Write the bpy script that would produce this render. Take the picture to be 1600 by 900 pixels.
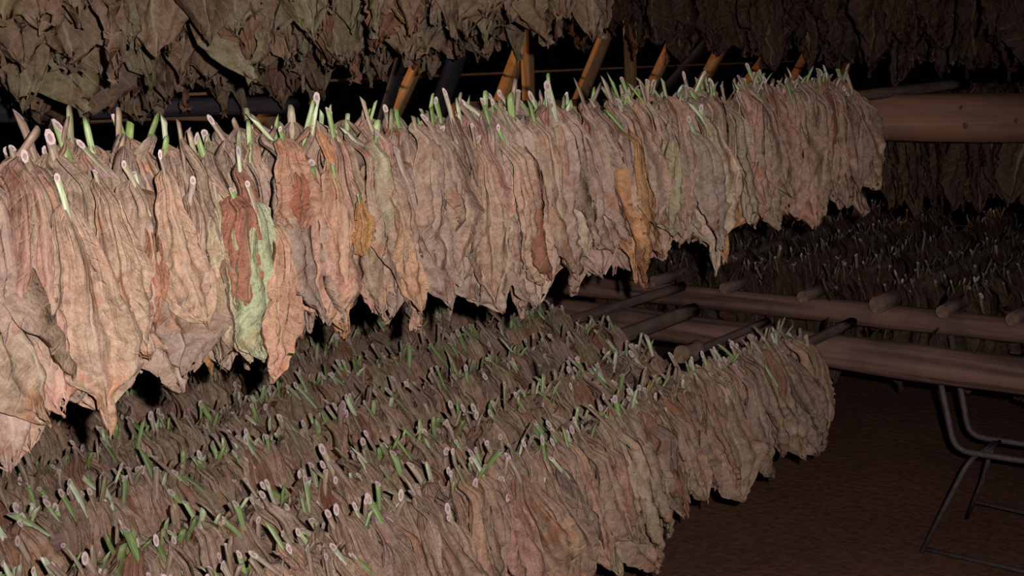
import bpy, bmesh, math, random
import numpy as np
from mathutils import Vector, Matrix, noise

# ------------------------------------------------------------------ clear
for o in list(bpy.data.objects):
    bpy.data.objects.remove(o, do_unlink=True)
scene = bpy.context.scene
col = scene.collection
FZ = 2.4                                   # camera height above the earth floor

# ------------------------------------------------------------------ camera
# world X = direction of the drying poles, world Y = direction of the cross logs
FPX = 1800.0
pitch, roll, yaw = math.radians(11.0), math.radians(2.2), math.radians(40.2)
Fh = Vector((math.cos(yaw), math.sin(yaw), 0)); Rh = Vector((math.sin(yaw), -math.cos(yaw), 0)); Uh = Vector((0, 0, 1))
FW = Fh * math.cos(pitch) - Uh * math.sin(pitch)
UPV = Uh * math.cos(pitch) + Fh * math.sin(pitch)
CR = Rh * math.cos(roll) - UPV * math.sin(roll)
CU = UPV * math.cos(roll) + Rh * math.sin(roll)
CAM = Vector((0, 0, FZ))
cd = bpy.data.cameras.new('camera'); cam = bpy.data.objects.new('camera', cd); col.objects.link(cam)
cd.sensor_width = 36.0; cd.lens = 36.0 * FPX / 1600.0; cd.clip_start = 0.02; cd.clip_end = 200
m = Matrix((CR, CU, -FW)).transposed().to_4x4(); m.translation = CAM
cam.matrix_world = m
scene.camera = cam

# ------------------------------------------------------------------ world, lights, exposure
w = bpy.data.worlds.new('World'); scene.world = w; w.use_nodes = True
bg = w.node_tree.nodes['Background']; bg.inputs[0].default_value = (0.80, 0.57, 0.58, 1); bg.inputs[1].default_value = 0.017
# the photographer's flash, just right of and above the lens
fl = bpy.data.lights.new('flash', 'SPOT'); fl.energy = 345; fl.color = (1.0, 0.94, 0.92)
fl.spot_size = math.radians(86); fl.spot_blend = 0.9; fl.shadow_soft_size = 0.012
flo = bpy.data.objects.new('flash', fl); col.objects.link(flo)
fm = Matrix((CR, CU, -FW)).transposed()
aim = (FW + CR * -0.05 - CU * 0.17).normalized()
flo.matrix_world = aim.to_track_quat('-Z', 'Y').to_matrix().to_4x4()
flo.location = CAM + CR * 0.10 + CU * 0.06
# warm beam from an opening far back on the left, outside the frame: lights one side of the posts
wl = bpy.data.lights.new('warm_lamp', 'SPOT'); wl.energy = 700; wl.spot_size = math.radians(27); wl.spot_blend = 0.4; wl.color = (1.0, 0.55, 0.24); wl.shadow_soft_size = 0.08
wlo = bpy.data.objects.new('warm_lamp', wl); col.objects.link(wlo); wlo.location = (0.6, 7.6, FZ + 0.5)
wlo.rotation_mode = 'QUATERNION'; wlo.rotation_quaternion = (Vector((6.2, 5.0, FZ + 0.25)) - wlo.location).to_track_quat('-Z', 'Y')
vs = scene.view_settings
vs.view_transform = 'Standard'; vs.look = 'None'; vs.exposure = 0.0; vs.gamma = 1.0; vs.use_curve_mapping = False

rnd = random.Random(7)

# ------------------------------------------------------------------ helpers
def ray(px, py): return FW + CR * ((px - 800) / FPX) - CU * ((py - 450) / FPX)
def at_y(px, py, y): v = ray(px, py); return v * (y / v.y) + CAM
def at_x(px, py, x): v = ray(px, py); return v * (x / v.x) + CAM
def at_z(px, py, z): v = ray(px, py); return v * (z / v.z) + CAM      # z relative to the camera

def tag(o, label=None, cat=None, group=None, kind=None):
    if label: o['label'] = label
    if cat: o['category'] = cat
    if group: o['group'] = group
    if kind: o['kind'] = kind
    return o
def empty(name, loc):
    o = bpy.data.objects.new(name, None); o.empty_display_size = 0.1; col.objects.link(o); o.location = loc; return o
def link(name, me, mat=None, parent=None, loc=None):
    o = bpy.data.objects.new(name, me); col.objects.link(o)
    if mat is not None and len(me.materials) == 0: me.materials.append(mat)
    if parent: o.parent = parent
    if loc is not None: o.location = loc
    return o
def smooth(me):
    me.polygons.foreach_set('use_smooth', [True] * len(me.polygons))
def sst(a, b, x):
    t = min(1, max(0, (x - a) / (b - a))); return t * t * (3 - 2 * t)

# ------------------------------------------------------------------ materials
def nodes(name):
    m = bpy.data.materials.new(name); m.use_nodes = True
    nt = m.node_tree; b = nt.nodes['Principled BSDF']
    return m, nt, b
def N(nt, t, **kw):
    n = nt.nodes.new(t)
    for k, v in kw.items(): setattr(n, k, v)
    return n
def mixc(nt, fac, a, b, mode='MIX'):
    n = N(nt, 'ShaderNodeMix', data_type='RGBA', blend_type=mode)
    for s, v in ((0, fac), (6, a), (7, b)):
        if hasattr(v, 'is_linked') or isinstance(v, bpy.types.NodeSocket): nt.links.new(v, n.inputs[s])
        else: n.inputs[s].default_value = v
    return n.outputs[2]
def math_(nt, op, a, b=None, c=None):
    n = N(nt, 'ShaderNodeMath', operation=op)
    for i, v in enumerate((a, b, c)):
        if v is None: continue
        if isinstance(v, bpy.types.NodeSocket): nt.links.new(v, n.inputs[i])
        else: n.inputs[i].default_value = v
    return n.outputs[0]
def ramp(nt, fac, stops):
    n = N(nt, 'ShaderNodeValToRGB'); e = n.color_ramp.elements
    while len(e) < len(stops): e.new(0.5)
    for i, (p, c) in enumerate(stops): e[i].position = p; e[i].color = c if len(c) == 4 else (*c, 1)
    nt.links.new(fac, n.inputs[0]); return n.outputs[0]

def leaf_material():
    m, nt, b = nodes('dried_leaf'); L = nt.links
    oi = N(nt, 'ShaderNodeObjectInfo'); tc = N(nt, 'ShaderNodeTexCoord')
    off = N(nt, 'ShaderNodeVectorMath', operation='MULTIPLY_ADD')
    comb = N(nt, 'ShaderNodeCombineXYZ')
    for i in range(3): L.new(oi.outputs['Random'], comb.inputs[i])
    L.new(comb.outputs[0], off.inputs[0]); off.inputs[1].default_value = (37, 51, 23); L.new(tc.outputs['Object'], off.inputs[2])
    P = off.outputs[0]
    def nz(scale, det=3, rough=0.55, dist=0.0):
        n = N(nt, 'ShaderNodeTexNoise'); L.new(P, n.inputs['Vector']); n.inputs['Scale'].default_value = scale
        n.inputs['Detail'].default_value = det; n.inputs['Roughness'].default_value = rough; n.inputs['Distortion'].default_value = dist
        return n.outputs['Fac']
    blot = nz(9, 3, 0.6, 0.6); mid = nz(32, 4, 0.6, 1.2); fine = nz(170, 3, 0.65)
    base = oi.outputs['Color']
    # blotches of rust and of grey olive, as the cured blade itself is stained
    rust = mixc(nt, 1.0, base, (0.92, 0.58, 0.42, 1), 'MULTIPLY')
    oliv = mixc(nt, 1.0, base, (0.84, 0.88, 0.72, 1), 'MULTIPLY')
    c = mixc(nt, ramp(nt, blot, [(0.54, (0, 0, 0)), (0.72, (0.8, 0.8, 0.8))]), base, rust)
    c = mixc(nt, ramp(nt, blot, [(0.28, (0.85, 0.85, 0.85)), (0.47, (0, 0, 0))]), c, oliv)
    c = mixc(nt, 1.0, c, ramp(nt, mid, [(0.26, (0.55, 0.50, 0.46)), (0.52, (0.95, 0.94, 0.92)), (0.78, (1.22, 1.20, 1.16))]), 'MULTIPLY')
    c = mixc(nt, 1.0, c, ramp(nt, fine, [(0.3, (0.78, 0.76, 0.74)), (0.7, (1.14, 1.14, 1.14))]), 'MULTIPLY')
    # lengthwise folds, shade painted into their colour, and veins, from the leaf's own coordinates
    uv = N(nt, 'ShaderNodeUVMap'); sp = N(nt, 'ShaderNodeSeparateXYZ'); L.new(uv.outputs[0], sp.inputs[0])
    cb = N(nt, 'ShaderNodeCombineXYZ')
    L.new(math_(nt, 'MULTIPLY', sp.outputs[0], 17.0), cb.inputs[0]); L.new(math_(nt, 'MULTIPLY', sp.outputs[1], 2.6), cb.inputs[1]); L.new(math_(nt, 'MULTIPLY', oi.outputs['Random'], 60.0), cb.inputs[2])
    sn = N(nt, 'ShaderNodeTexNoise'); L.new(cb.outputs[0], sn.inputs['Vector']); sn.inputs['Scale'].default_value = 1.0; sn.inputs['Detail'].default_value = 2.5; sn.inputs['Distortion'].default_value = 0.5
    wgt = math_(nt, 'MAXIMUM', math_(nt, 'SUBTRACT', 1.0, math_(nt, 'MULTIPLY', sp.outputs[1], 1.15)), 0.18)
    c = mixc(nt, wgt, c, mixc(nt, 1.0, c, ramp(nt, sn.outputs['Fac'], [(0.28, (0.62, 0.56, 0.52)), (0.52, (1.0, 1.0, 1.0)), (0.75, (1.28, 1.26, 1.22))]), 'MULTIPLY'))
    au = math_(nt, 'ABSOLUTE', math_(nt, 'SUBTRACT', sp.outputs[0], 0.5))
    ph = math_(nt, 'ADD', math_(nt, 'MULTIPLY', sp.outputs[1], 12.0), math_(nt, 'MULTIPLY', au, -5.0))
    ph = math_(nt, 'ADD', ph, math_(nt, 'MULTIPLY', blot, 1.2))
    tri = math_(nt, 'ABSOLUTE', math_(nt, 'SUBTRACT', math_(nt, 'FRACT', ph), 0.5))
    vein = math_(nt, 'SUBTRACT', 1.0, math_(nt, 'MULTIPLY', tri, 11.0)); vein = math_(nt, 'MAXIMUM', vein, 0.0)
    rib = math_(nt, 'MAXIMUM', math_(nt, 'SUBTRACT', 1.0, math_(nt, 'MULTIPLY', au, 26.0)), 0.0)
    vv = math_(nt, 'MAXIMUM', math_(nt, 'MULTIPLY', vein, 0.45), rib)
    c = mixc(nt, math_(nt, 'MULTIPLY', vv, 0.35), c, (0.52, 0.42, 0.31, 1))
    L.new(c, b.inputs['Base Color'])
    b.inputs['Roughness'].default_value = 0.72; b.inputs['Specular IOR Level'].default_value = 0.22
    # relief: wrinkles, fine crinkle, veins
    n2 = N(nt, 'ShaderNodeTexNoise', noise_type='RIDGED_MULTIFRACTAL'); L.new(P, n2.inputs['Vector']); n2.inputs['Scale'].default_value = 26; n2.inputs['Detail'].default_value = 3
    h = math_(nt, 'ADD', math_(nt, 'MULTIPLY', n2.outputs['Fac'], 0.8), math_(nt, 'MULTIPLY', fine, 0.35))
    h = math_(nt, 'ADD', h, math_(nt, 'MULTIPLY', vv, 0.35))
    h = math_(nt, 'ADD', h, math_(nt, 'MULTIPLY', math_(nt, 'MULTIPLY', sn.outputs['Fac'], wgt), 2.2))
    bp = N(nt, 'ShaderNodeBump'); bp.inputs['Strength'].default_value = 0.85; bp.inputs['Distance'].default_value = 0.008
    L.new(h, bp.inputs['Height']); L.new(bp.outputs[0], b.inputs['Normal'])
    return m

def stem_material():
    m, nt, b = nodes('leaf_stem'); L = nt.links
    oi = N(nt, 'ShaderNodeObjectInfo'); tc = N(nt, 'ShaderNodeTexCoord')
    mp = N(nt, 'ShaderNodeMapping'); mp.inputs['Scale'].default_value = (220, 220, 14); L.new(tc.outputs['Object'], mp.inputs[0])
    n = N(nt, 'ShaderNodeTexNoise'); n.inputs['Scale'].default_value = 1.0; n.inputs['Detail'].default_value = 2; L.new(mp.outputs[0], n.inputs['Vector'])
    c = mixc(nt, 1.0, oi.outputs['Color'], ramp(nt, n.outputs['Fac'], [(0.3, (0.62, 0.6, 0.55)), (0.7, (1.25, 1.25, 1.2))]), 'MULTIPLY')
    L.new(c, b.inputs['Base Color']); b.inputs['Roughness'].default_value = 0.5
    return m
def flat_material(name, c, rough=0.8, scale=60, var=0.25):
    m, nt, b = nodes(name); L = nt.links
    tc = N(nt, 'ShaderNodeTexCoord'); n = N(nt, 'ShaderNodeTexNoise'); n.inputs['Scale'].default_value = scale; n.inputs['Detail'].default_value = 4
    L.new(tc.outputs['Object'], n.inputs['Vector'])
    lo = tuple(v * (1 - var) for v in c); hi = tuple(v * (1 + var) for v in c)
    L.new(ramp(nt, n.outputs['Fac'], [(0.3, lo), (0.7, hi)]), b.inputs['Base Color']); b.inputs['Roughness'].default_value = rough
    return m
def wood_material(name, ca, cb, dark, scale=1.0, rough=0.75, bump=0.5):
    """ wood with grain running along local X """
    m, nt, b = nodes(name); L = nt.links
    tc = N(nt, 'ShaderNodeTexCoord')
    mp = N(nt, 'ShaderNodeMapping'); mp.inputs['Scale'].default_value = (1.3 * scale, 26 * scale, 26 * scale); L.new(tc.outputs['Object'], mp.inputs[0])
    n = N(nt, 'ShaderNodeTexNoise'); n.inputs['Scale'].default_value = 1.0; n.inputs['Detail'].default_value = 5; n.inputs['Distortion'].default_value = 0.6
    L.new(mp.outputs[0], n.inputs['Vector'])
    n2 = N(nt, 'ShaderNodeTexNoise'); n2.inputs['Scale'].default_value = 5.0 * scale; n2.inputs['Detail'].default_value = 3; L.new(tc.outputs['Object'], n2.inputs['Vector'])
    c = ramp(nt, n.outputs['Fac'], [(0.30, dark), (0.48, ca), (0.70, cb)])
    c = mixc(nt, ramp(nt, n2.outputs['Fac'], [(0.45, (0, 0, 0)), (0.72, (0.7, 0.7, 0.7))]), c, (*dark, 1))
    L.new(c, b.inputs['Base Color']); b.inputs['Roughness'].default_value = rough; b.inputs['Specular IOR Level'].default_value = 0.25
    bp = N(nt, 'ShaderNodeBump'); bp.inputs['Strength'].default_value = bump; bp.inputs['Distance'].default_value = 0.017
    L.new(n.outputs['Fac'], bp.inputs['Height']); L.new(bp.outputs[0], b.inputs['Normal'])
    return m
M_leaf = leaf_material(); M_stem = stem_material()
M_cut = flat_material('stem_cut_rim', (0.66, 0.50, 0.47), 0.7, 300, 0.15)
M_pith = flat_material('stem_cut_pith', (0.40, 0.27, 0.25), 0.8, 300, 0.2)
M_log = wood_material('log_wood', (0.29, 0.145, 0.095), (0.37, 0.195, 0.125), (0.15, 0.075, 0.055), 0.55)
M_log2 = wood_material('old_log_wood', (0.25, 0.135, 0.105), (0.33, 0.185, 0.14), (0.10, 0.056, 0.048), 0.9)
M_pole = wood_material('grey_pole_wood', (0.21, 0.135, 0.115), (0.28, 0.18, 0.15), (0.10, 0.066, 0.058), 1.6)
M_end = flat_material('cut_end_wood', (0.24, 0.15, 0.10), 0.85, 30, 0.3)
M_post = wood_material('post_wood', (0.36, 0.20, 0.09), (0.48, 0.28, 0.13), (0.22, 0.11, 0.05), 1.2)
M_slate = wood_material('grey_plank_wood', (0.055, 0.047, 0.058), (0.075, 0.065, 0.08), (0.03, 0.026, 0.032), 1.2)
M_metal = flat_material('painted_tube_metal', (0.115, 0.085, 0.085), 0.6, 40, 0.3)
M_knot = flat_material('knot_wood', (0.10, 0.052, 0.04), 0.8, 90, 0.4)
M_thatch = wood_material('thatch', (0.022, 0.016, 0.013), (0.035, 0.025, 0.02), (0.010, 0.008, 0.007), 0.6, 0.95)

def floor_material():
    m, nt, b = nodes('earth_floor'); L = nt.links
    tc = N(nt, 'ShaderNodeTexCoord')
    def nz(s, d): 
        n = N(nt, 'ShaderNodeTexNoise'); n.inputs['Scale'].default_value = s; n.inputs['Detail'].default_value = d; L.new(tc.outputs['Object'], n.inputs['Vector']); return n.outputs['Fac']
    a = nz(1.4, 5); f = nz(26, 6)
    c = ramp(nt, a, [(0.3, (0.20, 0.095, 0.070)), (0.7, (0.26, 0.125, 0.085))])
    c = mixc(nt, 1.0, c, ramp(nt, f, [(0.3, (0.75, 0.75, 0.75)), (0.7, (1.2, 1.18, 1.15))]), 'MULTIPLY')
    L.new(c, b.inputs['Base Color']); b.inputs['Roughness'].default_value = 0.95; b.inputs['Specular IOR Level'].default_value = 0.1
    bp = N(nt, 'ShaderNodeBump'); bp.inputs['Strength'].default_value = 0.5; bp.inputs['Distance'].default_value = 0.02
    L.new(f, bp.inputs['Height']); L.new(bp.outputs[0], b.inputs['Normal'])
    return m

# ------------------------------------------------------------------ setting
def slab(name, x0, x1, y0, y1, z0, z1, mat):
    bm = bmesh.new(); bmesh.ops.create_cube(bm, size=1.0)
    for v in bm.verts:
        v.co = Vector(((x0 + x1) / 2 + v.co.x * (x1 - x0), (y0 + y1) / 2 + v.co.y * (y1 - y0), (z0 + z1) / 2 + v.co.z * (z1 - z0)))
    me = bpy.data.meshes.new(name); bm.to_mesh(me); bm.free()
    o = link(name, me, mat); o['kind'] = 'structure'; return o
def floor_mesh():
    n = 70; xs = np.linspace(-4, 16, n); ys = np.linspace(-4, 14, n)
    V = [(x, y, 0.02 * noise.noise(Vector((x * 1.3, y * 1.3, 0))) + 0.008 * noise.noise(Vector((x * 5, y * 5, 3))) - 0.02) for y in ys for x in xs]
    Fc = [(j * n + i, j * n + i + 1, (j + 1) * n + i + 1, (j + 1) * n + i) for j in range(n - 1) for i in range(n - 1)]
    me = bpy.data.meshes.new('floor'); me.from_pydata(V, [], Fc); smooth(me); return me
tag(link('floor', floor_mesh(), floor_material()), kind='structure')
slab('wall_back', -4, 16, 13.9, 14.0, 0, 6.2, M_thatch)
slab('wall_right', 15.9, 16.0, -4, 14, 0, 6.2, M_thatch)
slab('wall_left', -4.1, -4.0, -4, 14, 0, 6.2, M_thatch)
slab('wall_front', -4, 16, -4.1, -4.0, 0, 6.2, M_thatch)
slab('ceiling', -4, 16, -4, 14, 6.2, 6.3, M_thatch)

# ------------------------------------------------------------------ wood: logs, poles, posts
def log_mesh(name, length, r0, r1, seed, sides=18, rings=26, bend=0.02, rough=0.06, capmat=None, mat=None, flat=1.0):
    """ irregular round timber along +X from the origin, rings capped at both ends """
    V, Fc, mi = [], [], []
    for j in range(rings + 1):
        t = j / rings; x = length * t
        cy = bend * math.sin(math.pi * t * 1.3 + seed) - bend * math.sin(seed) * (1 - t); cz = bend * 0.5 * math.sin(math.pi * t * 1.7 + seed * 2) * t
        r = r0 + (r1 - r0) * t
        for i in range(sides):
            a = 2 * math.pi * i / sides
            k = 1 + rough * noise.noise(Vector((math.cos(a) * 1.2 + seed, math.sin(a) * 1.2, x * 1.8))) + rough * 0.6 * noise.noise(Vector((math.cos(a) * 3 + seed, math.sin(a) * 3, x * 6)))
            V.append((x + (0.012 * noise.noise(Vector((a, seed, j))) if j in (0, rings) else 0), cy + r * k * math.cos(a), cz + r * k * math.sin(a) * flat))
    for j in range(rings):
        for i in range(sides):
            a = j * sides + i; b = j * sides + (i + 1) % sides
            Fc.append((a, b, b + sides, a + sides)); mi.append(0)
    for j, sgn in ((0, 1), (rings, -1)):                       # end: slightly dished cut face
        c = len(V); ring = [V[j * sides + i] for i in range(sides)]
        cen = tuple(sum(p[k] for p in ring) / sides for k in range(3)); V.append((cen[0] + sgn * 0.004, cen[1], cen[2]))
        for i in range(sides):
            a = j * sides + i; b = j * sides + (i + 1) % sides
            Fc.append((c, b, a) if sgn > 0 else (c, a, b)); mi.append(1)
    me = bpy.data.meshes.new(name); me.from_pydata(V, [], Fc)
    me.materials.append(mat or M_log); me.materials.append(capmat or M_end)
    me.polygons.foreach_set('material_index', mi)
    me.polygons.foreach_set('use_smooth', [x == 0 for x in mi]); me.update()
    return me
def place_log(name, p0, p1, r0, r1, seed, parent=None, **kw):
    p0 = Vector(p0); p1 = Vector(p1); d = p1 - p0
    o = link(name, log_mesh(name, d.length, r0, r1, seed, **kw), None, parent)
    o.rotation_mode = 'QUATERNION'; o.rotation_quaternion = d.to_track_quat('X', 'Z'); o.location = p0
    return o
def knot(parent, lx, ang, r, rl, depth=0.35):
    bm = bmesh.new(); bmesh.ops.create_uvsphere(bm, u_segments=10, v_segments=6, radius=1)
    for v in bm.verts: v.co = Vector((v.co.x * rl, v.co.y * rl * 0.7, v.co.z * rl * depth))
    me = bpy.data.meshes.new('knot'); bm.to_mesh(me); bm.free(); smooth(me)
    o = link('knot', me, M_knot, parent)
    o.location = (lx, math.cos(ang) * r, math.sin(ang) * r); o.scale = (1, 1, 0.4)
    o.rotation_mode = 'QUATERNION'; o.rotation_quaternion = Vector((0, math.cos(ang), math.sin(ang))).to_track_quat('Z', 'X')

# cross logs carrying the poles (run along Y)
ul = place_log('cross_log', (5.03, -0.6, FZ - 0.305), (5.03, 4.6, FZ - 0.295), 0.108, 0.100, 3, sides=24, rings=40, bend=0.012, rough=0.05)
tag(ul, 'thick reddish horizontal log carrying the upper pole, at right', 'log')
for px, py, rl in ((1500, 168, 0.011), (1508, 198, 0.015), (1588, 190, 0.012)):
    p = at_x(px, py, 4.93) - Vector((5.03, 0, FZ - 0.305)); knot(ul, p.y + 0.6, math.atan2(p.z, 0.098), 0.103, rl)
l1 = place_log('lower_cross_log', (5.08, -0.6, FZ - 1.408), (5.08, 5.3, FZ - 1.398), 0.088, 0.075, 5, sides=22, rings=44, bend=0.018, rough=0.08, mat=M_log2)
tag(l1, 'dark rough log over the earth floor, the nearer lower one', 'log')
l2 = place_log('far_cross_log', (5.80, -0.6, FZ - 1.375), (5.64, 5.3, FZ - 1.375), 0.062, 0.066, 9, sides=18, rings=40, bend=0.02, rough=0.08, mat=M_log2)
tag(l2, 'dark slim log with round pole ends lying on it', 'log')
o = place_log('cut_log', (4.12, 2.545, FZ - 1.25), (4.24, 2.547, FZ - 1.253), 0.040, 0.038, 8, sides=14, rings=8, mat=M_pole)
tag(o, 'short round log end showing among stems beside the thin pole', 'log')
# upper beam of the left background
o = place_log('dark_beam', (0.6, 4.0, FZ - 0.080), (3.3, 4.0, FZ - 0.13), 0.034, 0.038, 12, mat=M_slate, flat=1.0)
tag(o, 'dark bluish beam behind the upper leaves, at left', 'beam')
o = place_log('cut_log', at_y(60, 181, 4.6) - Vector((0, 0, 0)), at_y(60, 181, 4.6) + Vector((0.55, -0.42, -0.01)), 0.040, 0.04, 15, sides=14, rings=6, mat=M_post, capmat=M_post)
tag(o, 'small orange lit log end below the dark beam, far left', 'log')
# slanted and upright posts of the far bay, one side lit warm
def slanted(a, b, yy, r, seed, label, mat, zlo=-2.38, zhi=1.2, flat=1.0):
    p0 = at_y(*a, yy); p1 = at_x(*b, p0.x); d = (p1 - p0) / (p1.z - p0.z)
    o = place_log('slanted_post', p0 + d * (FZ + zlo - p0.z), p0 + d * (FZ + zhi - p0.z), r, r * 0.9, seed, sides=14, rings=16, bend=0.015, rough=0.05, mat=mat, capmat=M_post, flat=flat)
    tag(o, label, 'post', 'slanted posts behind the upper leaf row'); return o
def upright(px, yy, r, seed, label):
    p = at_y(px, 110, yy)
    o = place_log('upright_post', (p.x, p.y, 0.0), (p.x, p.y, FZ + 1.3), r, r, seed, sides=14, rings=16, bend=0.012, rough=0.05, mat=M_post)
    tag(o, label, 'post', 'upright posts behind the upper leaf row'); return o
slanted((452, 140), (478, 98), 5.0, 0.06, 21, 'orange lit slanted post farthest left, below hanging leaves', M_post)
slanted((636, 140), (655, 98), 5.0, 0.045, 22, 'orange lit slanted post half hidden by leaves left of the grey plank', M_post)
slanted((786, 145), (818, 60), 5.2, 0.062, 23, 'orange lit slanted post leaning against the left upright post', M_post)
slanted((908, 145), (943, 60), 5.0, 0.055, 24, 'orange lit slanted post midway between the two upright posts', M_post)
slanted((1014, 140), (1043, 80), 5.0, 0.05, 25, 'orange slanted post just right of the right upright post', M_post)
slanted((1102, 122), (1122, 85), 5.0, 0.055, 26, 'dim orange slanted post, second to the right of the uprights', M_post)
slanted((1170, 128), (1198, 92), 5.0, 0.05, 27, 'brown slanted post, third to the right of the uprights', M_post)
slanted((1240, 125), (1256, 95), 5.0, 0.05, 28, 'faint brown slanted post above the right end of the leaf row', M_post)
slanted((1318, 112), (1330, 85), 5.2, 0.05, 29, 'very dark slanted post, farthest right', M_post)
slanted((690, 150), (716, 75), 4.9, 0.085, 30, 'broad grey blue plank slanting behind the hanging leaves', M_slate, flat=0.5)
slanted((608, 150), (626, 90), 4.9, 0.05, 31, 'narrow grey blue plank left of the broad one', M_slate, flat=0.5)
slanted((1056, 120), (1090, 82), 5.6, 0.08, 32, 'faint grey blue plank behind the right posts', M_slate, flat=0.5)
upright(822, 4.8, 0.044, 33, 'orange lit upright post at the left, touching a slanted one')
upright(983, 4.75, 0.046, 34, 'orange lit upright post at the right with small knots')
o = place_log('batten', (1.0, 5.25, FZ - 0.035), (13.0, 5.25, FZ - 0.10), 0.009, 0.009, 40, sides=8, rings=60, bend=0.03, rough=0.2, mat=M_post, capmat=M_post)
tag(o, 'thin orange batten running level behind the slanted posts', 'batten')
o = place_log('batten', (1.0, 4.45, FZ - 0.040), (3.4, 4.45, FZ - 0.075), 0.008, 0.008, 41, sides=8, rings=24, bend=0.02, rough=0.2, mat=M_post, capmat=M_post)
tag(o, 'short thin orange batten above the dark beam at left', 'batten')

# ------------------------------------------------------------------ leaf meshes
def leaf_mesh(name, seed, nu, nv, L, HW, gather, pleats, cup, twist, arch, bend, crump, tail=0.0):
    rs = random.Random(seed); so = rs.uniform(0, 90)
    ph = rs.uniform(0, 6.28); sk = rs.uniform(-0.18, 0.18); vmax = rs.uniform(0.48, 0.70); tp = rs.choice((1.2, 1.5, 1.9, 2.6))
    V, uvs = [], []
    for j in range(nv + 1):
        v = j / nv
        t = max(0.0, (v - vmax) / (1 - vmax))
        body = (1 - t ** tp) ** 0.85 * (1 + 0.25 * t * noise.noise(Vector((so, v * 11, 3)))) if t < 1 else 0
        if tail: body = max(body * (1 - sst(0.72, 0.86, v)), 0.14 * (1 - sst(0.9, 1.0, v) * 0.8) * sst(0.3, 0.6, v))
        hw0 = HW * (0.34 + 0.66 * sst(-0.10, vmax, v) ** 0.9) * max(body, 0.03) * sst(-0.03, 0.05, v)
        g = gather + (1 - gather) * 0.55 * sst(0.25, 0.95, v)
        tw = twist * v * v + 0.35 * noise.noise(Vector((so, v * 2.2, 1)))
        ct, st = math.cos(tw), math.sin(tw)
        cx = bend * v * v + 0.018 * noise.noise(Vector((so, v * 2.5, 5))) * sst(0, 0.3, v)
        cy = -arch * sst(0.0, 0.16, v) + 0.02 * noise.noise(Vector((so, v * 2.0, 9))) * sst(0.1, 0.5, v)
        for i in range(nu + 1):
            u = -1 + 2 * i / nu
            side = 1 if u > 0 else -1
            edge = 1 + 0.16 * noise.noise(Vector((side * 3 + so, v * 7, 2))) + 0.09 * noise.noise(Vector((side * 3 + so, v * 19, 4)))
            hw = hw0 * (1 + (edge - 1) * abs(u))
            x = hw * g * u
            pl = hw * (1 - g) * 0.62
            wv = noise.noise(Vector((so, v * 3, 7)))
            y = pl * math.sin(math.pi * pleats * u + ph + 1.6 * wv) * (0.55 + 0.45 * abs(u)) * (1.0 + 0.5 * noise.noise(Vector((so, v * 5, u * 1.5))))
            y += cup * hw * abs(u) ** 1.7
            q = Vector((u * HW * 1.0 + so, v * L, so * 0.3))
            s = 0.10 + 0.90 * sst(0.15, 0.60, v)
            y += crump * s * (noise.noise(q * 16) * 1.0 + noise.noise(q * 38) * 0.45)
            rg = 1 - abs(noise.noise(q * 27 + Vector((4, 2, 1)))) * 2.2
            y += crump * 0.4 * s * rg
            x += crump * 0.5 * s * noise.noise(q * 20 + Vector((9, 9, 9)))
            X = x * ct - y * st; Y = x * st + y * ct
            z = -L * v + 0.35 * crump * noise.noise(q * 22 + Vector((3, 8, 1))) * s + sk * x * s
            if t > 0.75: z += 0.02 * noise.noise(q * 30)
            V.append((X + cx, Y + cy, z)); uvs.append(((u + 1) / 2, v))
    Fc = []
    for j in range(nv):
        for i in range(nu):
            a = j * (nu + 1) + i
            if (j > 0.30 * nv and (i in (0, nu - 1)) and rs.random() < 0.10) or (j >= nv - 2 and rs.random() < 0.12 and nu > 8): continue   # torn edge
            Fc.append((a, a + 1, a + nu + 2, a + nu + 1))
    me = bpy.data.meshes.new(name); me.from_pydata(V, [], Fc)
    ul_ = me.uv_layers.new(name='UVMap'); li = np.zeros(len(me.loops), dtype=np.int32); me.loops.foreach_get('vertex_index', li)
    ul_.data.foreach_set('uv', np.array(uvs, dtype=np.float32)[li].ravel())
    smooth(me); me.materials.append(M_leaf); me.update()
    return me
def variants(n, nu, nv, seed0, crump=(0.009, 0.017), L=(0.42, 0.53)):
    out = []
    for k in range(n):
        r = random.Random(seed0 + k)
        out.append(leaf_mesh('leaf', seed0 + k, nu, nv, r.uniform(*L), r.uniform(0.095, 0.135), r.uniform(0.40, 0.70), r.choice((2, 2.5, 3, 3.5)),
                             r.uniform(-0.25, 0.7), r.uniform(-0.9, 0.9), r.uniform(0.015, 0.06), r.uniform(-0.05, 0.05), r.uniform(*crump), tail=(1 if k % 9 == 4 else 0)))
    return out
NEAR = variants(34, 22, 58, 100)
MIDV = variants(20, 12, 30, 300)
FARV = variants(12, 8, 18, 500)
RAG = variants(18, 14, 34, 700, crump=(0.020, 0.032), L=(0.48, 0.60))        # wider, raggeder leaves of the top tier

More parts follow.
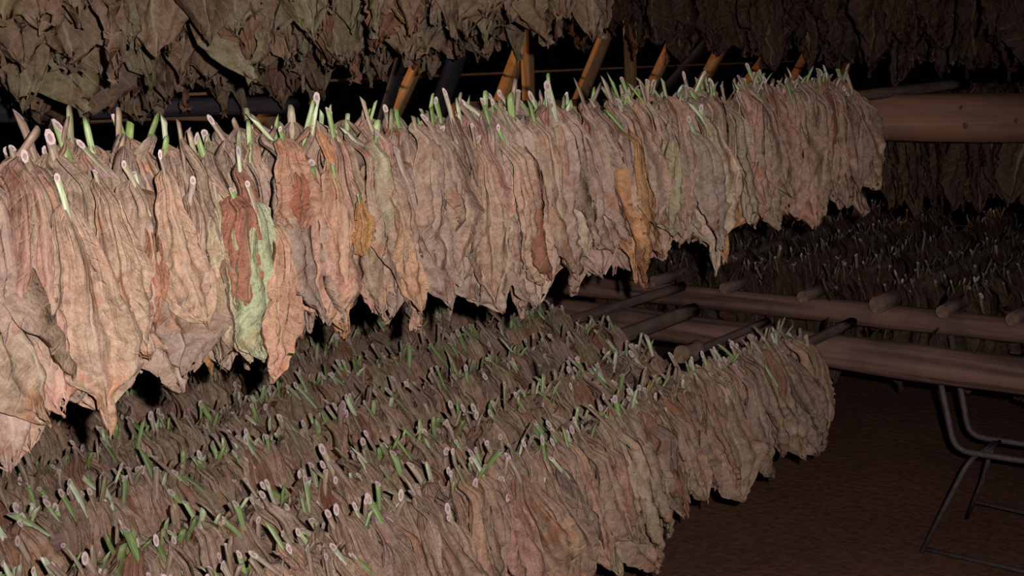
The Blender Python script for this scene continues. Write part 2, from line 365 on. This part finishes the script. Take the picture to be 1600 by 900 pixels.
def stem_mesh(seed, big=1.0, fat=1.0):
    r = random.Random(seed); sides = 8; rings = 6
    up = r.uniform(0.012, 0.055) * big; dn = r.uniform(0.04, 0.11); r0 = r.uniform(0.0055, 0.0080) * fat
    bx, by = r.uniform(-0.012, 0.012), r.uniform(-0.010, 0.010); sl = r.uniform(-1.3, 1.3); sl2 = r.uniform(0.6, 1.9)
    V, Fc, mi = [], [], []
    for j in range(rings + 1):
        t = j / rings; z = -dn + (up + dn) * t
        rad = r0 * (0.45 + 0.55 * sst(0, 0.5, t))
        for i in range(sides):
            a = 2 * math.pi * i / sides
            dx, dy = rad * math.cos(a), rad * 0.72 * math.sin(a)
            zz = z + ((dx * sl + dy * sl2 * 1.6) if j == rings else 0)
            V.append((bx * (t * t - 0.25) + dx, by * (t * t - 0.25) - 0.006 * (1 - t) + dy, zz))
    for j in range(rings):
        for i in range(sides):
            a = j * sides + i; b = j * sides + (i + 1) % sides
            Fc.append((a, b, b + sides, a + sides)); mi.append(0)
    top = [Vector(V[rings * sides + i]) for i in range(sides)]; c = sum(top, Vector()) / sides
    b0 = len(V)
    for p in top: V.append(tuple(c + (p - c) * 0.50 + Vector((0, 0, -0.0008))))
    for i in range(sides):
        a = rings * sides + i; b = rings * sides + (i + 1) % sides
        Fc.append((a, b, b0 + (i + 1) % sides, b0 + i)); mi.append(1)
    Fc.append(tuple(range(b0, b0 + sides))); mi.append(2)
    me = bpy.data.meshes.new('stem'); me.from_pydata(V, [], Fc)
    for m_ in (M_stem, M_cut, M_pith): me.materials.append(m_)
    me.polygons.foreach_set('material_index', mi); me.polygons.foreach_set('use_smooth', [k == 0 for k in mi]); me.update()
    return me
STEMS = [stem_mesh(900 + k) for k in range(16)]
TALL = [stem_mesh(950 + k, 1.35, 1.12) for k in range(16)]

PAL_UP = [((0.43, 0.292, 0.222), 6), ((0.47, 0.28, 0.21), 5), ((0.39, 0.272, 0.212), 5), ((0.34, 0.245, 0.20), 4), ((0.50, 0.375, 0.28), 3),
          ((0.34, 0.155, 0.10), 1.6), ((0.47, 0.25, 0.12), 0.8), ((0.39, 0.32, 0.22), 1.8), ((0.37, 0.355, 0.235), 0.4)]
PAL_LOW = [((0.41, 0.285, 0.21), 6), ((0.45, 0.285, 0.21), 5), ((0.36, 0.255, 0.19), 5), ((0.39, 0.30, 0.195), 2.5), ((0.33, 0.165, 0.11), 2.2), ((0.50, 0.37, 0.275), 2)]
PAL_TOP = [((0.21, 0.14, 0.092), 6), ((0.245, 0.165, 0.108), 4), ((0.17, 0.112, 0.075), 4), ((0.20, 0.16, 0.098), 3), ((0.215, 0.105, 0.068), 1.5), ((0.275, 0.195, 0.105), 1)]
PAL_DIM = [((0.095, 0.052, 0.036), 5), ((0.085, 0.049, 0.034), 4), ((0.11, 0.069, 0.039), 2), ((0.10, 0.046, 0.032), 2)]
GREEN = [((0.27, 0.38, 0.13), 5), ((0.38, 0.47, 0.23), 4), ((0.58, 0.62, 0.42), 3.5), ((0.20, 0.27, 0.10), 2)]
BROWN = [((0.38, 0.27, 0.20), 4), ((0.30, 0.20, 0.15), 4), ((0.44, 0.35, 0.25), 2), ((0.30, 0.27, 0.16), 2)]
def pick(r, pal, jit=0.12):
    c = r.choices([p[0] for p in pal], [p[1] for p in pal])[0]; k = r.uniform(1 - jit, 1 + jit)
    return (c[0] * k, c[1] * k * r.uniform(0.96, 1.04), c[2] * k * r.uniform(0.94, 1.06), 1)

def add_leaf(root, me, loc, rot, scale, color, r, stem=None, green=0.5, lean=(0, 0), stemk=1.0):
    o = bpy.data.objects.new('leaf', me); col.objects.link(o); o.parent = root
    o.location = loc; o.rotation_mode = 'ZYX'; o.rotation_euler = rot; o.scale = scale; o.color = color
    if stem is not None:
        s = bpy.data.objects.new('stem', stem); col.objects.link(s); s.parent = o
        s.rotation_mode = 'ZYX'; s.rotation_euler = (lean[1], lean[0], 0)
        sc = pick(r, GREEN) if r.random() < green else pick(r, BROWN); s.color = (sc[0] * stemk, sc[1] * stemk, sc[2] * stemk, 1)
    return o

def inner_leaves(root, meshes, n, length, r, color, tie, flare, width, scale, zmul=0.0):
    """ the many inner leaves packed around the pole: one joined part """
    VS, FS, US, k0 = [], [], [], 0
    cache = {}
    for k in range(n):
        me = r.choice(meshes)
        if me.name not in cache:
            co = np.zeros(len(me.vertices) * 3); me.vertices.foreach_get('co', co)
            fi = np.zeros(len(me.loops), dtype=np.int64); me.loops.foreach_get('vertex_index', fi)
            uv = np.zeros(len(me.loops) * 2); me.uv_layers[0].data.foreach_get('uv', uv)
            cache[me.name] = (co.reshape(-1, 3), fi.reshape(-1, 4), uv.reshape(-1, 2))
        co, fi, uv = cache[me.name]
        f = r.random() < 0.62; sg = -1 if f else 1
        off = r.uniform(-0.04, width * 0.35) * sg
        M = Matrix.Rotation(flare * sg * 0.8 + r.gauss(0, 0.05), 4, 'X') @ Matrix.Rotation(-math.radians(r.gauss(7, 6)), 4, 'Y') @ Matrix.Rotation(r.gauss(0, 0.4) + (0 if f else math.pi), 4, 'Z')
        s = scale * r.uniform(0.75, 0.95)
        P = co * np.array((s * 1.3, s, s)) @ np.array(M.to_3x3()).T
        x = length * (k + r.random()) / n
        VS.append(P + np.array((x, off, tie + zmul * x - r.uniform(0.0, 0.03)))); FS.append(fi + k0); US.append(uv); k0 += len(co)
    V = np.concatenate(VS); F4 = np.concatenate(FS); U = np.concatenate(US)
    me = bpy.data.meshes.new('inner_leaves'); me.from_pydata(V.tolist(), [], F4.tolist())
    me.uv_layers.new(name='UVMap').data.foreach_set('uv', U.astype(np.float32).ravel()); smooth(me); me.materials.append(M_leaf)
    o = link('inner_leaves', me, None, root); o.color = (*color, 1); o['kind'] = 'stuff'
    return o

def leaf_pole(name, x0, x1, y, z0, z1, px1, n, meshes, pal, label, seed, stems=True, green=0.5, lean=5, scale=1.0, front=0.62, width=0.05, xstart=None, pole_r=0.028,
              group='poles of drying leaves', zj=0.02, extra=(), tie=0.060, flare=0.03, shrink=None, inner=0, stemk=1.0, stemset=None):
    """ one drying pole: pole > leaves (> stem). Pole runs x0..px1, leaves x0..x1 """
    r = random.Random(seed); xs = x0 - 0.05 if xstart is None else xstart
    root = empty(name, (xs, y, FZ + z0)); tag(root, label, 'leaf pole', group)
    slope = (z1 - z0) / (x1 - x0)
    zs = lambda x: z0 + slope * (x - x0)
    p = link('pole', log_mesh('pole', px1 - xs, pole_r, pole_r * 0.9, seed, sides=12, rings=24, bend=0.01, mat=M_pole), None, root)
    p.rotation_euler = (0, -math.atan(slope), 0); p.location = (0, 0, zs(xs) - z0)
    for k in range(n):
        x = x0 + (x1 - x0) * (k + r.uniform(-0.3, 1.3)) / n
        f = r.random() < front
        me = r.choice(meshes); s = scale * r.uniform(0.80, 1.14)
        s *= shrink(x) if shrink else 1.0
        yw = r.gauss(0, 0.55) + (0 if f else math.pi)
        ln = -math.radians(r.gauss(lean * (0.5 + (x - x0) / (x1 - x0)), 5.5))
        off = r.uniform(-0.045, width) * (-1 if f else 1)
        low = r.random() < 0.22 and f
        if low: off = -r.uniform(0.06, 0.085)
        loc = (x - xs, off, zs(x) - z0 + tie + r.uniform(-zj, zj) - 0.35 * abs(off) - (r.uniform(0.03, 0.09) if low else 0))
        add_leaf(root, me, loc, (r.gauss(flare * (-1 if f else 1), 0.05), ln, yw), (s * r.uniform(1.0, 1.35), s, s * (0.86 if low else 1)), pick(r, pal), r,
                 r.choice(stemset or STEMS) if stems else None, green, stemk=stemk, lean=(math.radians(r.gauss(-2, 9)) * (1 if f else -1), math.radians(r.gauss(-11, 9))))
    if inner:
        c = pal[2][0]; o = inner_leaves(root, MIDV if meshes is NEAR else FARV, inner, x1 - x0 - 0.05, r, c, tie - 0.01, flare, width, scale, slope)
        o.location = (x0 + 0.02 - xs, 0, 0)
    for (x, off, dz, me, rot, sc, c) in extra:
        add_leaf(root, me, (x - xs, off, zs(x) - z0 + dz), rot, sc, c, r, r.choice(STEMS) if stems else None, green)
    return root

# ------------------------------------------------------------------ the near upper pole
def special(px, top, length, mesh, color, off=-0.075, wx=1.0, yawr=0.0, lean=-0.05):
    P = at_y(px, top, 2.0 + off); base = -min(v.co.z for v in mesh.vertices)
    s = length / base
    return (P.x, off, (P.z - FZ) + 0.180, mesh, (0, lean, yawr), (s * wx, s, s), (*color, 1))
EX = [special(395, 300, 0.32, NEAR[1], (0.40, 0.43, 0.27), off=-0.13, lean=-0.02, wx=1.5),
      special(420, 330, 0.335, NEAR[6], (0.50, 0.29, 0.20), off=-0.115, lean=0.10, wx=0.8),
      special(365, 290, 0.22, NEAR[8], (0.35, 0.15, 0.095), off=-0.12, wx=1.7),
      special(440, 200, 0.20, NEAR[11], (0.46, 0.25, 0.17), off=-0.11, wx=2.1),
      special(462, 250, 0.12, NEAR[15], (0.38, 0.145, 0.09), off=-0.125, wx=2.2),
      special(560, 300, 0.13, NEAR[20], (0.52, 0.27, 0.11), off=-0.11, wx=1.8),
      special(100, 300, 0.44, NEAR[4], (0.45, 0.31, 0.225), off=-0.12, wx=1.1, lean=0.0),
      special(150, 260, 0.34, NEAR[17], (0.46, 0.32, 0.23), off=-0.11),
      special(225, 330, 0.20, NEAR[2], (0.43, 0.205, 0.125), off=-0.085, wx=0.8),
      special(255, 250, 0.31, NEAR[7], (0.47, 0.31, 0.22), off=-0.11),
      special(610, 290, 0.30, NEAR[9], (0.50, 0.30, 0.19), off=-0.10, wx=0.75, lean=-0.12),
      special(335, 280, 0.36, NEAR[10], (0.46, 0.38, 0.25), off=-0.10),
      special(520, 250, 0.36, NEAR[12], (0.47, 0.28, 0.18), off=-0.10),
      special(740, 210, 0.42, NEAR[14], (0.42, 0.28, 0.20), off=-0.09)]
leaf_pole('leaf_pole', 0.70, 4.52, 2.0, -0.200, -0.190, 5.95, 286, NEAR, PAL_UP,
          'pole hung with pinkish tan drying leaves, largest and nearest, across the upper picture', 11, green=0.5, lean=6, extra=EX, width=0.06, tie=0.078, pole_r=0.026, front=0.6, inner=170, stemset=STEMS + TALL, shrink=lambda x: 0.97 - 0.11 * sst(0.9, 1.3, x) * (1 - sst(2.0, 2.6, x)))

# ------------------------------------------------------------------ lower tier, rows behind one another
LOW = [(2.27, 1.15, 4.62, 290, 'front row of the lower tier, brown leaves over the earth floor', 5.25, 0.030),
       (2.62, 0.95, 4.02, 280, 'second lower row of drying leaves from the front, with a thin bare pole end', 5.06, 0.024),
       (3.05, 0.95, 4.28, 290, 'third lower row of drying leaves from the front, with a thick bare pole end', 5.08, 0.046),
       (3.46, 1.25, 4.45, 280, 'fourth lower row of drying leaves, under the upper leaf tips', 5.62, 0.034),
       (3.90, 1.50, 4.60, 260, 'fifth lower row of drying leaves from the front, mostly hidden', 5.05, 0.028),
       (4.33, 1.75, 4.60, 230, 'sixth lower row of drying leaves, far back at left', 5.05, 0.028),
       (4.75, 2.00, 4.60, 200, 'rearmost lower row of drying leaves, glimpsed under the upper leaves', 5.05, 0.028)]
for i, (y, x0, x1, n, lab, px1, pr) in enumerate(LOW):
    leaf_pole('leaf_pole', x0, x1, y, -1.300, -1.297, px1, n, NEAR[:20] if i == 0 else MIDV, PAL_UP[:5] + PAL_LOW if i == 0 else PAL_LOW, lab, 40 + i,
              green=0.42, lean=9, scale=0.95, width=0.060, zj=0.03, pole_r=pr * 0.9, tie=0.090, flare=0.16, front=0.60, inner=150 if i < 4 else 90, stemset=TALL)

# ------------------------------------------------------------------ top tier, leaf ends hanging into the picture
TOP = [(2.55, 0.75, 3.42, 160, 0.54, 'olive brown ragged leaves hanging from above, nearest top row at left'),
       (2.95, 0.95, 3.75, 160, 0.49, 'second top row of ragged hanging leaves, behind the nearest'),
       (3.35, 1.15, 3.9, 150, 0.45, 'third top row of ragged hanging leaves from above'),
       (3.75, 1.35, 4.0, 140, 0.39, 'rearmost top row of ragged hanging leaves at left, lowest tips')]
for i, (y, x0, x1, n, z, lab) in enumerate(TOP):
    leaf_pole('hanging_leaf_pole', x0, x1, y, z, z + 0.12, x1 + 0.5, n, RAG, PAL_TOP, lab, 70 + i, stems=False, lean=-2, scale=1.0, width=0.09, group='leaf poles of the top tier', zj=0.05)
# ------------------------------------------------------------------ next bay, dim
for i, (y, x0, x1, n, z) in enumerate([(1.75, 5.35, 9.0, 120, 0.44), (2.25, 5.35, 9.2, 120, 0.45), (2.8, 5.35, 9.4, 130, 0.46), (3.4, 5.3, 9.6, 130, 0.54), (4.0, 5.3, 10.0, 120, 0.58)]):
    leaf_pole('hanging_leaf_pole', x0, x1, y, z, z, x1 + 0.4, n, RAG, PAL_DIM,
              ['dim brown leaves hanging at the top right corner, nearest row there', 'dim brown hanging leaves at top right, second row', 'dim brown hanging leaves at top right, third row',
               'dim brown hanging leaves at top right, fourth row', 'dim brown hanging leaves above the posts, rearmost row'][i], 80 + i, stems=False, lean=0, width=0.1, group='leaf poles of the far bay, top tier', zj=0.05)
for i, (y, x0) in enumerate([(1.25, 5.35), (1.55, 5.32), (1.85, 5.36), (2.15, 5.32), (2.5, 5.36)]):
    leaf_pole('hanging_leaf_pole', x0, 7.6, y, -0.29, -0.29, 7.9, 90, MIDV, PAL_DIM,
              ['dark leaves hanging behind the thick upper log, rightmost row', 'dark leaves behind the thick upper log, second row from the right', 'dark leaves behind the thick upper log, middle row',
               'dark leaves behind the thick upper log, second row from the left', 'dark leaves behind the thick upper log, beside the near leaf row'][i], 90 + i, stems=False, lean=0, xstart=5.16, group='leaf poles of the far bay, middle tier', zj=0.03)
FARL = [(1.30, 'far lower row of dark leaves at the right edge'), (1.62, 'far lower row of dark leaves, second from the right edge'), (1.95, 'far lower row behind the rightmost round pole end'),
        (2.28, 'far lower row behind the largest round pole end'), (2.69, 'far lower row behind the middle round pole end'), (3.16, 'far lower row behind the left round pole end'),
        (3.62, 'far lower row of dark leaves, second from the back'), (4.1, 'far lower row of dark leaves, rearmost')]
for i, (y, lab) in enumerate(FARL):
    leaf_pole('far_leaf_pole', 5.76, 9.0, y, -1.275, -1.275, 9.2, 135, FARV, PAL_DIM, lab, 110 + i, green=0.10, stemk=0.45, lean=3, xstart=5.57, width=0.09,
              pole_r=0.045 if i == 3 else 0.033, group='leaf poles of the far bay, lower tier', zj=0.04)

# ------------------------------------------------------------------ bare tubular frame on the earth floor
def tube_mesh(name, pts, r, sides=8):
    P = [Vector(p) for p in pts]; Q = []                      # round the corners
    for i, p in enumerate(P):
        if i in (0, len(P) - 1): Q.append(p); continue
        a, b = P[i - 1], P[i + 1]; d = min(0.07, (p - a).length * 0.45, (b - p).length * 0.45)
        s, e = p + (a - p).normalized() * d, p + (b - p).normalized() * d
        for t in (0, 0.25, 0.5, 0.75, 1): Q.append(s * (1 - t) ** 2 + p * 2 * t * (1 - t) + e * t * t)
    V, Fc = [], []; T0 = None
    for i, p in enumerate(Q):
        d = (Q[min(i + 1, len(Q) - 1)] - Q[max(i - 1, 0)]).normalized()
        n = d.cross(Vector((0.3, 0.5, 0.81)) if T0 is None else T0).normalized() if T0 is None else (T0 - d * T0.dot(d)).normalized()
        T0 = n; b = d.cross(n)
        for k in range(sides):
            a = 2 * math.pi * k / sides; V.append(tuple(p + (n * math.cos(a) + b * math.sin(a)) * r))
    for i in range(len(Q) - 1):
        for k in range(sides):
            a = i * sides + k; c = i * sides + (k + 1) % sides; Fc.append((a, c, c + sides, a + sides))
    Fc.append(tuple(reversed(range(sides)))); Fc.append(tuple(range(len(V) - sides, len(V))))
    me = bpy.data.meshes.new(name); me.from_pydata(V, [], Fc); smooth(me); me.materials.append(M_metal); return me
base = Vector((5.3, 1.6, 0)); shift = Vector((0.10, 0.036, 0))
fr = empty('metal_frame', base + shift); tag(fr, 'bare bent tube chair frame standing on the earth floor, lower right', 'chair frame')
def tube(name, pts, r): link(name, tube_mesh(name, [Vector(p) - base for p in pts], r), None, fr)
S = FZ - 1.845
tube('side_rail', [(5.12, 1.83, FZ - 1.36), (5.12, 1.71, S), (5.12, 0.95, S + 0.02)], 0.0145)
tube('side_rail', [(5.36, 1.83, FZ - 1.36), (5.36, 1.725, S), (5.36, 0.95, S + 0.02)], 0.0145)
tube('leg', [(5.36, 1.60, S - 0.005), (5.14, 1.655, S - 0.05), (5.12, 1.85, 0.01)], 0.012)
tube('leg', [(5.36, 1.61, S), (5.50, 1.70, FZ - 2.12), (5.66, 1.82, 0.01)], 0.011)
tube('leg', [(5.14, 1.02, S), (5.10, 0.80, 0.01)], 0.012)
tube('leg', [(5.36, 1.02, S), (5.62, 0.80, 0.01)], 0.011)
tube('stretcher', [(5.125, 1.84, 0.03), (5.105, 0.81, 0.05)], 0.010)
tube('stretcher', [(5.58, 1.76, FZ - 2.26), (5.55, 0.85, FZ - 2.26)], 0.010)
tube('crossbar', [(5.12, 1.585, S + 0.002), (5.36, 1.58, S + 0.002)], 0.010)
tube('crossbar', [(5.12, 1.40, S + 0.006), (5.36, 1.40, S + 0.006)], 0.010)
tube('crossbar', [(5.12, 0.98, S + 0.015), (5.36, 0.98, S + 0.015)], 0.010)
